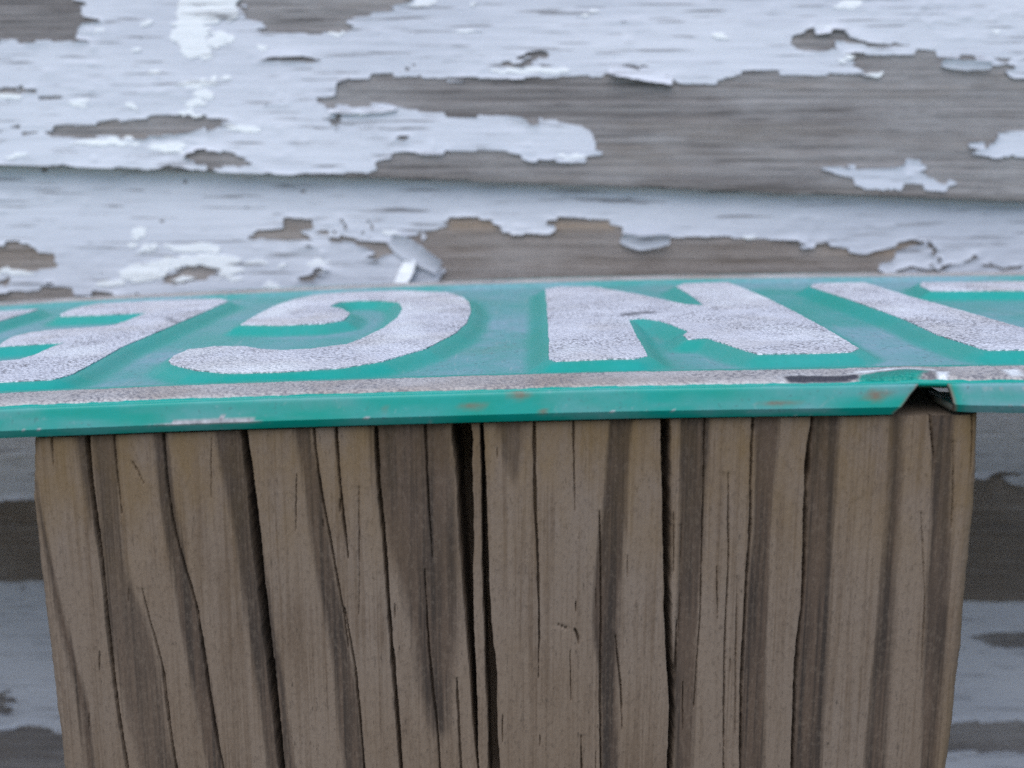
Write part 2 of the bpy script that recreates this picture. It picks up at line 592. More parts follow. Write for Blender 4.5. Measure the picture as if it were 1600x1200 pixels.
def board(k, tmax):
    f = FR[k]
    thick = 2.7
    # wooden body: gently uneven face, butt edge, back
    xs = np.arange(-SPAN, SPAN + 0.1, 1.5)
    ys = np.concatenate([np.arange(0, tmax, 1.5), [tmax]])
    X, Y = np.meshgrid(xs, ys)
    H = 0.25 * fbm(X / 60, Y / 9, 11 + k) + 0.18 * fbm(X / 25, Y / 2.0, 23 + k)
    jag = 0.55 * fbm(xs / 5, xs * 0, 31 + k, 4) + 0.5 * (vnoise(np.floor(xs / 7), 0 * xs, 5 + k) - 0.5)
    Y2 = Y + np.where(Y == 0, jag[None, :], 0)
    V = f.xyz(X.ravel(), Y2.ravel(), H.ravel())
    F = grid_faces(*X.shape)
    nv = len(V)
    bx = np.array([-SPAN, SPAN, SPAN, -SPAN])
    nc = len(xs)
    # butt edge strip
    Vb1 = f.xyz(xs, jag, H[0])
    Vb2 = f.xyz(xs, jag * 0.4, np.full(nc, -thick))
    Vb3 = f.xyz(xs, np.full(nc, tmax), np.full(nc, -2.0))
    V = np.concatenate([V, Vb1, Vb2, Vb2, Vb3])
    Fb = [grid_faces(2, nc, nv)[:, ::-1], grid_faces(2, nc, nv + 2 * nc)[:, ::-1]]
    F = np.concatenate([F] + Fb)
    dark_wood = np.zeros(len(V))  # wood tone darker towards the lower edge, on the butt and back
    tan = np.zeros(len(V))
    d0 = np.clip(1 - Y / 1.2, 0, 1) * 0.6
    if k == 1:
        lo = f.uv([(800, 770)])[0, 1]
        d0 = np.maximum(d0, np.clip((lo - Y) / 14 + 0.25 + 1.6 * fbm(X / 18, Y / 5, 77), 0, 1) * 0.75)  # broad darker zone of bare wood low on the middle board
        tp = f.uv([(700, 344), (775, 344), (778, 356), (700, 356)])
        tq = f.uv([(865, 341), (967, 344), (969, 362), (865, 362)])
        ta = np.maximum(sdf_poly(X, Y, tp), sdf_poly(X, Y, tq))
        tan[:nv] = np.clip(ta / 0.8 + 0.4, 0, 1).ravel()
        tan[:nv] = np.maximum(tan[:nv], 0.34 * np.clip(1.2 + 2.5 * fbm(X / 25, Y / 4, 43).ravel(), 0, 1))
        tan[:nv] = np.maximum(tan[:nv], np.clip(sdf_poly(X, Y, f.uv([(1270, 380), (1430, 380), (1400, 400), (1280, 396)])) + 0.3, 0, 1).ravel())
    dark_wood[:nv] = d0.ravel()
    dark_wood[nv:] = 0.75
    b = mesh_obj('clapboard', V, F, M_WOOD, wall, True, {'dark_wood': dark_wood, 'tan': tan})
    # paint film: everything that has not flaked away
    st = 0.42
    xs = np.arange(-SPAN, SPAN + 0.1, st)
    ys = np.arange(-0.3, tmax - 6, st)
    X, Y = np.meshgrid(xs, ys)
    row = np.floor(Y / 1.0 + 0.8 * fbm(X / 40, Y / 8, 3 + k))
    xx = X + 5.0 * (vnoise(row * 1.37, X / 90, 40 + k) - 0.5) + 0.5 * fbm(X / 0.9, Y / 0.5, 9 + k)
    cell = np.floor(X / 4.2 + 2.0 * vnoise(X / 9, X * 0, 4))
    yy = Y + 0.30 * fbm(X / 1.2, Y / 1.0, 14 + k) + 2.0 * (vnoise(cell * 1.31, np.floor(Y / 9) * 1.7, 8 + k) - 0.5)
    G = np.full(X.shape, 9.0)
    for h in HOLES[k]:
        G = np.minimum(G, -sdf_poly(xx, yy, f.uv(h)))
    for h in ISLES[k]:
        G = np.maximum(G, sdf_poly(xx, yy, f.uv(h)))
    for h in SLITS[k]:
        G = np.minimum(G, sdf_line(xx, yy, f.uv(h)) - 0.28)
    # small flakes lost along the grain
    nz = fbm(X / 9, Y / 1.3, 60 + k, 4)
    G = np.minimum(G, (0.325 - nz) * 6)
    nz2 = fbm(X / 3.0, Y / 2.2, 90 + k, 3)
    G = np.minimum(G, (0.36 - nz2) * 5)
    # lower edge worn away unevenly
    G = np.minimum(G, (Y - 0.2 - 1.5 * np.clip(fbm(X / 7, 0 * Y, 52 + k), -0.1, 1) * 2))
    p, fc, rim = levelset(G, xs, ys)
    dist = interp_grid(G, xs, ys, p)
    lift = np.clip(fbm(p[:, 0] / 9, p[:, 1] / 5, 70 + k) + 0.12, 0, 1)
    h = 0.26 + 0.25 * fbm(p[:, 0] / 60, p[:, 1] / 9, 11 + k) + 0.12 * fbm(p[:, 0] / 12, p[:, 1] / 1.6, 33 + k) \
        + lift * 1.2 * np.exp(-np.clip(dist, 0, 9) / 0.7)
    V = f.xyz(p[:, 0], p[:, 1], h)
    n0 = len(V)
    rv = sorted({i for e in rim for i in e})
    mp = {v: i for i, v in enumerate(rv)}
    rp = p[rv]
    top = f.xyz(rp[:, 0], rp[:, 1], h[rv])
    bot = f.xyz(rp[:, 0], rp[:, 1], h[rv] - 0.26)
    V = np.concatenate([V, top, bot])
    m = len(rv)
    fc += [[n0 + mp[a], n0 + m + mp[a], n0 + m + mp[c], n0 + mp[c]] for a, c in rim]
    fo = mesh_obj('paint_film', V, fc, M_PAINT, b, True)
    return b


B0 = board(0, 105)
B1 = board(1, 92)
B2 = board(2, 92)


def flake(k, poly, parent, mat=None, h0=0.40, th=0.3, seed=0, amp=1.0):
    """a thick chip of older white paint"""
    f = FR[k]
    q = f.uv(poly)
    st = 0.3
    xs = np.arange(q[:, 0].min() - 2, q[:, 0].max() + 2, st)
    ys = np.arange(q[:, 1].min() - 1.5, q[:, 1].max() + 1.5, st)
    X, Y = np.meshgrid(xs, ys)
    G = sdf_poly(X + amp * (2.2 * (vnoise(np.floor(Y / 0.6) * 1.37, X / 50, seed) - 0.5) + 0.8 * fbm(X / 1.0, Y / 0.5, seed)), Y + amp * (0.9 * (vnoise(np.floor(X / 1.6) * 1.31, X * 0, seed + 9) - 0.5)), q)
    G = np.minimum(G, (0.30 - fbm(X / 2.5, Y / 1.2, seed + 20)) * 3)
    if (G > 0).sum() < 4:
        return
    p, fc, rim = levelset(G, xs, ys)
    d = np.clip(interp_grid(G, xs, ys, p), 0, 2)
    h = h0 + 0.25 * fbm(p[:, 0] / 60, p[:, 1] / 9, 11 + k) + 0.12 * fbm(p[:, 0] / 3, p[:, 1] / 2, seed + 3) + 0.03 * d
    V = f.xyz(p[:, 0], p[:, 1], h)
    n0 = len(V)
    V = np.concatenate([V, V, f.xyz(p[:, 0], p[:, 1], np.full(len(p), 0.05))])
    fc += [[n0 + a, 2 * n0 + a, 2 * n0 + c, n0 + c] for a, c in rim]
    mesh_obj('paint_flake', V, fc, mat or M_WHITE, parent, True)


W0 = [[(283, 0), (285, -60), (375, -60), (372, 25), (355, 32), (325, 38), (330, 60), (335, 90), (290, 93), (285, 72), (270, 55), (272, 40)],
      ell(310, 131, 26, 7), ell(316, 146, 16, 8), ell(300, 160, 17, 8), ell(303, 177, 16, 6), ell(347, 121, 14, 5), ell(125, 160, 11, 7),
      ell(207, 167, 10, 5), ell(240, 113, 15, 5), ell(229, 35, 9, 6), ell(405, 75, 7, 5), ell(535, 54, 12, 4), ell(722, 48, 22, 3),
      ell(663, 5, 16, 9), ell(740, 6, 7, 4), ell(1325, 8, 18, 9), ell(1125, 55, 11, 4), ell(915, 21, 13, 4), ell(264, 231, 30, 9),
      ell(375, 201, 26, 6), ell(160, 223, 50, 6), ell(20, 152, 18, 4), ell(292, 129, 12, 5), ell(1285, 43, 14, 4), ell(1320, 93, 9, 6),
      [(545, 176), (600, 168), (622, 170), (590, 177), (548, 180)], ell(885, 245, 26, 5), ell(215, 80, 7, 4), ell(155, 48, 8, 4),
      ell(340, 60, 20, 12), ell(1365, 118, 14, 4), ell(1556, 47, 8, 3), ell(830, 112, 60, 5), ell(30, 245, 20, 4)]
W1 = [[(185, 430), (210, 415), (255, 400), (330, 398), (370, 405), (378, 425), (345, 440), (342, 424), (320, 414), (270, 416), (256, 432), (200, 440)],
      ell(300, 386, 40, 7), ell(235, 388, 10, 7), ell(206, 385, 7, 5), ell(216, 364, 11, 9), ell(497, 414, 15, 9), ell(400, 410, 19, 5),
      ell(430, 447, 13, 7), ell(441, 415, 6, 4), ell(288, 436, 14, 6), ell(170, 441, 20, 5), ell(20, 425, 30, 5), ell(1180, 372, 12, 3),
      ell(365, 433, 12, 5), ell(610, 365, 14, 4), ell(220, 436, 16, 5)]
for i, w in enumerate(W0):
    flake(0, w, B0, seed=100 + i)
for i, w in enumerate(W1):
    flake(1, w, B1, seed=200 + i)


def curl(k, path, width, lift, parent, mat, seed=0):
    """a strip of paint that has come loose and bends out from the board"""
    f = FR[k]
    q = f.uv(path)
    t = np.linspace(0, 1, 14)
    L = np.linspace(0, 1, len(q))
    a = np.interp(t, L, q[:, 0])
    b = np.interp(t, L, q[:, 1])
    da, db = np.gradient(a), np.gradient(b)
    nl = np.hypot(da, db)
    na, nb_ = -db / nl, da / nl
    nw = 6
    V = []
    for i in range(14):
        w = width * (0.75 + 0.35 * math.sin(math.pi * t[i])) + 0.4 * (random.random() - 0.5)
        for j in range(nw):
            s = j / (nw - 1) - 0.5
            V.append((a[i] + na[i] * w * s, b[i] + nb_[i] * w * s, 0.6 + lift * (t[i] ** 1.3) * 0.6 + lift * (s + 0.5) ** 2 * 0.7))
    V = np.array(V)
    P = f.xyz(V[:, 0], V[:, 1], V[:, 2])
    P2 = f.xyz(V[:, 0], V[:, 1], V[:, 2] - 0.3)
    n = len(P)
    F = grid_faces(14, nw).tolist()
    F2 = [[i + n for i in g[::-1]] for g in F]
    ring = [j for j in range(nw)] + [i * nw + nw - 1 for i in range(1, 14)] + [13 * nw + j for j in range(nw - 2, -1, -1)] + [i * nw for i in range(12, 0, -1)]
    R = [[ring[i], ring[(i + 1) % len(ring)], ring[(i + 1) % len(ring)] + n, ring[i] + n] for i in range(len(ring))]
    mesh_obj('paint_flake', np.concatenate([P, P2]), F + F2 + R, mat, parent, False)


curl(1, [(645, 404), (636, 425), (624, 447)], 2.6, 2.2, B1, M_WHITE)
curl(1, [(612, 374), (640, 390), (688, 418)], 3.6, 1.8, B1, M_PAINT)
curl(0, [(1470, 99), (1500, 103), (1545, 104)], 1.6, 0.9, B0, M_PAINT)
curl(0, [(1050, 128), (1000, 118), (950, 112)], 1.6, 1.0, B0, M_PAINT)
curl(1, [(970, 372), (1000, 380), (1045, 374)], 2.4, 1.5, B1, M_PAINT)
curl(0, [(620, 169), (570, 173), (515, 174)], 1.1, 0.5, B0, M_PAINT)

# ------------------------------------------------------------------ street sign
def y0f(u):
    return 99.3 - 0.03125 * np.clip(u, -120, 120)


def z0f(u):
    uc = np.clip(u, -60, 60)
    return -20.85 + 0.0323 * uc - 0.000195 * uc * uc + (u - uc) * (0.0323 - 0.00039 * uc)


def sign_uv(pts, w):
    pts = np.asarray(pts, float)
    d = ray(pts[:, 0], pts[:, 1])
    X = np.zeros(len(pts))
    for _ in range(30):
        t = (z0f(X) + w) / d[:, 2]
        X = d[:, 0] * t
    Y = d[:, 1] * t
    return np.stack([X, Y - y0f(X)], -1)


EMB = 1.1
DEPTH = 96.0
LET = {
    'N': [(852, 452), (872, 448), (928, 448), (1002, 462), (1070, 477), (1100, 479), (1078, 462), (1056, 448), (1070, 443), (1138, 441), (1195, 466),
          (1249, 493), (1296, 518), (1342, 546), (1330, 551), (1270, 553), (1185, 554), (1165, 548), (1105, 528), (1075, 530), (1068, 524), (1075, 518),
          (1065, 514), (1030, 502), (1005, 498), (982, 500), (996, 528), (1013, 556), (992, 561), (935, 562), (867, 565), (858, 561), (856, 501)],
    'C': [(375, 509), (400, 494), (430, 479), (460, 468), (495, 460), (540, 456), (631, 454), (699, 457), (722, 464), (733, 473), (736, 488), (729, 505),
          (712, 521), (665, 545), (597, 565), (530, 576), (439, 582), (354, 584), (304, 579), (270, 570), (263, 565), (272, 556), (294, 547), (337, 542),
          (381, 542), (402, 545), (439, 548), (489, 545), (540, 539), (564, 530), (597, 515), (621, 498), (629, 484), (623, 473), (597, 470), (560, 470),
          (530, 473), (514, 480), (535, 484), (546, 491), (545, 495), (537, 502), (506, 507), (439, 510)],
    'E': [(357, 471), (327, 485), (279, 506), (222, 530), (190, 543), (158, 561), (138, 572), (116, 584), (95, 591), (79, 594), (47, 596), (0, 598), (-60, 600),
          (-90, 596), (-88, 582), (-60, 572), (0, 565), (32, 562), (55, 555), (79, 544), (101, 536), (63, 538), (0, 542), (0, 539), (6, 535), (19, 528), (47, 521),
          (79, 517), (127, 514), (158, 512), (179, 509), (198, 503), (222, 493), (231, 489), (190, 491.5), (135, 494), (95, 495.5), (94, 493), (108, 486),
          (127, 480), (160, 475), (230, 471), (300, 468), (345, 467)],
    'I': [(1266, 449), (1330, 471), (1414, 501), (1465, 525), (1530, 546), (1545, 549), (1600, 548.5), (1655, 548), (1668, 543), (1655, 535), (1600, 515), (1499, 486),
          (1418, 464), (1362, 445), (1350, 442), (1285, 443), (1270, 445)],
}
LPOLY = [sign_uv(p, EMB) for p in LET.values()]
# the letter next to the I: its long foot shows along the far border
f1 = sign_uv([(1436, 447), (1455, 455.4), (1600, 455.4)], EMB)
lu, lv0, lv1 = f1[0, 0], f1[1, 1], sign_uv([(1500, 441.5)], EMB)[0, 1]
LPOLY.append(np.array([(lu, (lv0 + lv1) / 2 + 1), (f1[1, 0], lv0), (lu + 22, lv0), (lu + 22, 22.0), (lu + 34, 22.0), (lu + 34, lv1), (lu + 2, lv1)]))
# the letter beyond the E: only the foot of its stem shows
g1 = sign_uv([(46, 488.5), (0, 504)], EMB)
eu = g1[0, 0]
LPOLY.append(np.array([(eu, lv1), (eu + 0.3, g1[0, 1]), (eu - 1.5, 21.0), (eu - 12.5, 21.0), (eu - 12.5, lv1)]))
LNAME = ['N', 'C', 'E', 'I', 'foot of the next one', 'stem of the last one']


def border_h(u, v):
    front = np.clip((9.0 - v) / 2.2, 0, 1)
    front = front * front * (3 - 2 * front)
    back = np.clip((v - (DEPTH - 8.6)) / 2.2, 0, 1)
    back = back * back * (3 - 2 * back)
    h = 0.7 * np.maximum(front, back)
    h = h - np.where(v < 1.1, (1.1 - v) ** 2 * 0.30, 0)
    h = h + 0.45 * np.exp(-((u - 37) / 2.6) ** 2) * np.clip((7 - v) / 6, 0, 1) * np.clip(v / 1.0, 0, 1)
    return h


def warp(u, v):
    return 0.35 * fbm(u / 40, v / 30, 51, 2)


us = np.concatenate([np.arange(-250, -120, 3.0), np.arange(-120, 120, 0.5), np.arange(120, 251, 3.0)])
vs = np.concatenate([np.linspace(0, 1.2, 7), np.arange(1.5, DEPTH + 0.01, 0.5)])
U, Vv = np.meshgrid(us, vs)
Dl = np.full(U.shape, -99.0)
for p in LPOLY:
    lo, hi = p.min(0) - 6, p.max(0) + 6
    m = (U > lo[0]) & (U < hi[0]) & (Vv > lo[1]) & (Vv < hi[1])
    if m.any():
        r = sdf_poly(U[m], Vv[m], p)
        Dl[m] = np.maximum(Dl[m], r)
EMW = 2.4


def emb(d):
    t = np.clip((d + EMW) / EMW, 0, 1)
    return EMB * (t * t * (3 - 2 * t))


ERG = emb(Dl)
HB = border_h(U, Vv)
Hs = np.maximum(ERG, HB) + warp(U, Vv) * np.clip(Vv / 8, 0, 1)
slope = np.clip((Dl + EMW + 0.6) / 1.0, 0, 1)
dirt = 0.95 * (1 - slope) + 0.14 * slope
dirt = dirt * np.clip((Vv - 7.5) / 3 + 0.3, 0, 1)
dirt *= np.clip(0.75 + 1.2 * fbm(U / 14, Vv / 14, 61), 0.15, 1)

sign = empty('street_sign', (0, 145, -24), 'green embossed metal street sign with raised white letters lying upside down on the post', 'sign')


def sxyz(u, v, w):
    return np.stack([u, y0f(u) + v, z0f(u) + w], -1)


zero = np.zeros(U.size)
plate = mesh_obj('plate', sxyz(U.ravel(), Vv.ravel(), Hs.ravel()), grid_faces(*U.shape), M_GREEN, sign, True,
                 {'dirt': dirt.ravel(), 'chip': zero, 'rust': zero})
md = plate.modifiers.new('thickness', 'SOLIDIFY')
md.thickness = 0.0007
md.offset = -1

# letters: a beaded white coat over each raised shape
for i, p in enumerate(LPOLY):
    st = 0.28
    xs = np.arange(p[:, 0].min() - 1, p[:, 0].max() + 1, st)
    ys = np.arange(p[:, 1].min() - 1, p[:, 1].max() + 1, st)
    X, Y = np.meshgrid(xs, ys)
    D = sdf_poly(X, Y, p)
    G = D + 0.20 * fbm(X / 0.6, Y / 0.6, 31 + i, 4) + 0.25 * np.clip(fbm(X / 3.5, Y / 3.5, 61 + i, 3), -1, 0.02)
    q, fc, rim = levelset(G, xs, ys)
    dq = interp_grid(D, xs, ys, q)
    h = np.maximum(emb(dq), border_h(q[:, 0], q[:, 1])) + warp(q[:, 0], q[:, 1]) + 0.12 + 0.14 * fbm(q[:, 0] / 0.6, q[:, 1] / 0.6, 71, 3)
    h += 0.12 * np.clip(dq / 2.0, 0, 1)
    P = sxyz(q[:, 0], q[:, 1], h)
    n0 = len(P)
    P = np.concatenate([P, P, sxyz(q[:, 0], q[:, 1], h - 0.25)])
    fc += [[n0 + a, 2 * n0 + a, 2 * n0 + c, n0 + c] for a, c in rim]
    z = np.zeros(len(P))
    chip = z.copy()
    pale = z.copy()
    if LNAME[i] == 'N':      # dark scuff where the diagonal leaves the stem
        c = sign_uv([(985, 494), (1000, 492), (1012, 491)], EMB)
        dd = sdf_line(q[:, 0], q[:, 1], c)
        chip[:n0] = np.clip(1.3 - dd / 1.3 + 1.5 * fbm(q[:, 0] / 0.8, q[:, 1] / 1.2, 4), 0, 1) * 0.75
    if LNAME[i] == 'E':
        c = sign_uv([(262, 500), (270, 504), (279, 506)], EMB)
        dd = sdf_line(q[:, 0], q[:, 1], c)
        chip[:n0] = np.clip(1.0 - dd / 0.9, 0, 1) * 0.6
    pale[:n0] = np.clip(2.2 * fbm(q[:, 0] / 9, q[:, 1] / 14, 85 + i, 3) - 0.15, 0, 0.75)
    chip[n0:] = 0.0
    o = mesh_obj('letter', P, fc, M_BEAD, sign, True, {'chip': chip, 'pale': pale, 'green': z})
    o['label'] = 'raised white beaded letter, ' + LNAME[i]

# white borders (front bead is chipped beside the notch)
def border(v0, v1, rows, front):
    us_ = np.concatenate([np.arange(-250, -120, 2.0), np.arange(-120, 120, 0.2 if front else 0.5), np.arange(120, 251, 2.0)])
    vv = np.linspace(0, 1, rows)
    A, B = np.meshgrid(us_, vv)
    e0 = v0 + 0.35 * fbm(us_ / 1.5, us_ * 0, 3, 4) + 0.4 * fbm(us_ / 14, us_ * 0, 4, 2)
    e1 = v1 + 0.5 * fbm(us_ / 1.2, us_ * 0, 5, 4) + 0.8 * fbm(us_ / 22, us_ * 0, 6, 2)
    Vr = e0[None] + (e1 - e0)[None] * B
    h = border_h(A, Vr) + warp(A, Vr) * np.clip(Vr / 8, 0, 1) + 0.07 + 0.06 * fbm(A / 0.7, Vr / 0.7, 77, 3)
    h[0] -= 0.15
    h[-1] -= 0.15
    z = np.zeros(A.size)
    chip, pale, green = z.copy(), z.copy(), z.copy()
    if front:
        w = 0.7
        c = sdf_poly(A, Vr, sign_uv([(1222, 590), (1250, 588), (1300, 589), (1342, 586), (1340, 592), (1290, 597), (1235, 596)], w))
        n1 = 0.6 * fbm(A / 1.5, Vr / 1.0, 12)
        chip = np.clip((c + n1) / 0.25 + 0.5, 0, 1).ravel()
        pale = np.clip(1 - np.abs(c + n1 + 0.45) / 0.4, 0, 1).ravel() * 0.45 * (0.4 + vnoise(A.ravel() / 2, A.ravel() * 0, 3))
        g = sdf_poly(A, Vr, sign_uv([(1345, 588), (1370, 584), (1420, 583), (1445, 586), (1432, 598), (1390, 600), (1350, 598)], w))
        green = np.clip((g + 1.2 * fbm(A / 1.8, Vr / 1.2, 15)) / 0.3 + 0.5, 0, 1).ravel()
        pl = sdf_line(A, Vr, sign_uv([(1340, 583), (1400, 580), (1455, 581)], w))
        pale = np.maximum(pale, np.clip(1.2 - pl / 0.5 + fbm(A / 1.0, Vr, 8), 0, 1).ravel())
        pl = sdf_poly(A, Vr, sign_uv([(1462, 584), (1482, 583), (1480, 594), (1466, 594)], w))
        pale = np.maximum(pale, np.clip(pl / 0.4 + 0.5, 0, 1).ravel())
        pl = sdf_poly(A, Vr, sign_uv([(1565, 579), (1590, 578), (1600, 588), (1580, 589)], w))
        pale = np.maximum(pale, np.clip(pl / 0.6 + 0.4, 0, 1).ravel())
        # thin bright worn line along the fold
        pale = np.maximum(pale, (np.clip(1 - (Vr - e0[None]) / 0.35, 0, 1) * np.clip(0.35 + 3.0 * fbm(A / 9, A * 0, 18), 0, 1)).ravel())
        dk = np.exp(-((A - 36) / 4) ** 2) * np.clip(0.3 + 2.2 * fbm(A / 2, Vr / 1.5, 19), 0, 1)
        chip = np.maximum(chip, 0.8 * dk.ravel())
    mesh_obj('border', sxyz(A.ravel(), Vr.ravel(), h.ravel()), grid_faces(*A.shape), M_BORDER, sign, True, {'chip': chip, 'pale': pale, 'green': green})


border(0.12, 6.1, 18, True)
border(DEPTH - 6.6, DEPTH - 0.1, 10, False)

# folded front lip, cut by the notch
PROF = np.array([(0.0, 0.337), (-0.10, 0.24), (-0.16, 0.10), (-0.19, -0.10), (-0.23, -0.45), (-0.28, -0.85), (-0.33, -1.2), (-0.37, -1.5), (-0.40, -1.72),
                 (-0.26, -1.95), (-0.08, -2.25), (0.12, -2.52), (0.7, -2.60), (1.5, -2.62), (4.0, -2.62), (7.0, -2.62)])
tl = sign_uv([(1434, 599), (1479, 598)], 0.34)[:, 0]
bl = sign_uv([(1400, 645), (1494, 645)], -2.3)[:, 0]


def flange(side):
    n = 760
    rows = len(PROF)
    P, CH, RU, DI = [], [], [], []
    for r, (v, w) in enumerate(PROF):
        t = np.clip((0.34 - w) / 2.64, 0, 1)
        uL = tl[0] + (bl[0] - tl[0]) * t
        uR = tl[1] + (bl[1] - tl[1]) * t
        uL += 0.22 * float(fbm(np.array(r * 0.9), np.array(0.2), 3, 2))
        uR += 0.30 * float(fbm(np.array(r * 0.9), np.array(7.2), 3, 2))
        if side < 0:
            u = np.concatenate([np.linspace(-250, -80, 41)[:-1], np.linspace(-80, uL, n - 40)])
            near = uL - u
        else:
            u = np.concatenate([np.linspace(uR, 80, n - 40), np.linspace(80, 250, 41)[1:]])
            near = u - uR
        wob = 0.10 * fbm(u / 18, u * 0 + r * 0.02, 66, 3)
        dent = -0.35 * np.exp(-near / 2.0) * (1 if side < 0 else 0.4)
        P.append(sxyz(u, v + (wob - dent * 0.4) * min(1, r / 4), w + wob * min(1, r / 4) * 0.5 + (0.25 * np.exp(-near / 3.0) * t if side > 0 else 0)))
        ch = np.clip(1.0 - near / 0.16 + fbm(u / 0.6, u * 0 + r, 7), 0, 1) * 0.5
        # a long scuff of bare metal along the lower fold, and little nicks
        sc = sign_uv([(238, 652), (330, 650), (420, 650)], -1.6)[:, 0]
        env = np.clip(np.minimum((u - sc[0]) / 3, (sc[2] - u) / 1.5), 0, 1)
        top = -1.72 + 0.42 * env * np.clip((u - sc[0]) / (sc[1] - sc[0]), 0.2, 1) + 0.35 * fbm(u / 1.5, u * 0, 28)
        ch = np.maximum(ch, np.where((w < top) & (w > -1.8), env, 0))
        nick = vnoise(u / 0.7, u * 0 + 0.1, 29)
        ch = np.maximum(ch, np.where(abs(w + 1.66) < 0.14, np.clip((nick - 0.80) * 9, 0, 1), 0))
        P_r = np.zeros(n)
        for (cx, cy, ru, rw) in ((812, 619, 1.1, 0.45), (738, 638, 1.2, 0.3), (600, 636, 0.4, 0.2), (1240, 640, 1.6, 0.25), (1500, 640, 0.6, 0.3), (1388, 628, 1.3, 0.5), (852, 648, .5, .2)):
            cu = sign_uv([(cx, cy)], -0.6)[0, 0]
            cw = {619: 0.05, 638: -0.95}.get(cy, -0.3 - (cy - 622) * 0.05)
            P_r = np.maximum(P_r, np.clip(1.4 - np.hypot((u - cu) / ru, (w - cw) / rw) + 0.9 * fbm(u / 0.7, u * 0 + w * 2, 37), 0, 1))
        sf = fbm(u / 2.2, u * 0 + w * 1.6, 91, 4)
        ch = np.maximum(ch, np.clip((sf - 0.27) * 8, 0, 0.55))
        P_r = np.maximum(P_r, np.clip(1.1 - near / 0.35, 0, 1))
        CH.append(ch)
        RU.append(P_r * 0.8)
        DI.append(np.clip(0.12 + 1.6 * fbm(u / 9, u * 0 + w * 0.6, 39), 0, 0.6) if side < 0 else np.clip(0.55 + 1.0 * fbm(u / 9, u * 0 + w, 39), 0.2, 0.8) * np.clip((near - .3) / 1.2, 0, 1))
    P = np.concatenate(P)
    o = mesh_obj('lip', P, grid_faces(rows, n)[:, ::-1], M_GREEN, sign, True,
                 {'chip': np.concatenate(CH), 'rust': np.concatenate(RU), 'dirt': np.concatenate(DI)})
    ev = np.zeros(len(o.data.edges) * 2, dtype=np.int32)
    o.data.edges.foreach_get('vertices', ev)
    ev = ev.reshape(-1, 2) // n
    sharp = (ev[:, 0] == ev[:, 1]) & np.isin(ev[:, 0], (8, 11))
    o.data.attributes.new('sharp_edge', 'BOOLEAN', 'EDGE').data.foreach_set('value', sharp)
    md = o.modifiers.new('thickness', 'SOLIDIFY')
    md.thickness = 0.0006
    md.offset = -1


flange(-1)
flange(1)
ub = np.linspace(-250, 250, 101)
PB = np.array([(DEPTH, 0.70), (DEPTH + 0.25, 0.3), (DEPTH + 0.36, -1.5), (DEPTH + 0.2, -2.2), (DEPTH - 0.6, -2.6), (DEPTH - 5, -2.62)])
zb = np.zeros(101 * len(PB))
bo = mesh_obj('lip', np.concatenate([sxyz(ub, v, np.full(101, w)) for v, w in PB]), grid_faces(len(PB), 101), M_GREEN, sign, True,
              {'chip': zb, 'rust': zb, 'dirt': zb + 0.4})
md = bo.modifiers.new('thickness', 'SOLIDIFY')
md.thickness = 0.0006
md.offset = -1

# ------------------------------------------------------------------ post
def post_plane_xz(pts):
    """pixel -> (X, Z) on the post's front face, which runs parallel to the sign's lip"""
    pts = np.asarray(pts, float)
    d = ray(pts[:, 0], pts[:, 1])
    X = np.zeros(len(pts))
    for _ in range(30):
        t = (y0f(X) + 0.75) / d[:, 1]
        X = d[:, 0] * t
    return np.stack([X, d[:, 2] * t], -1)


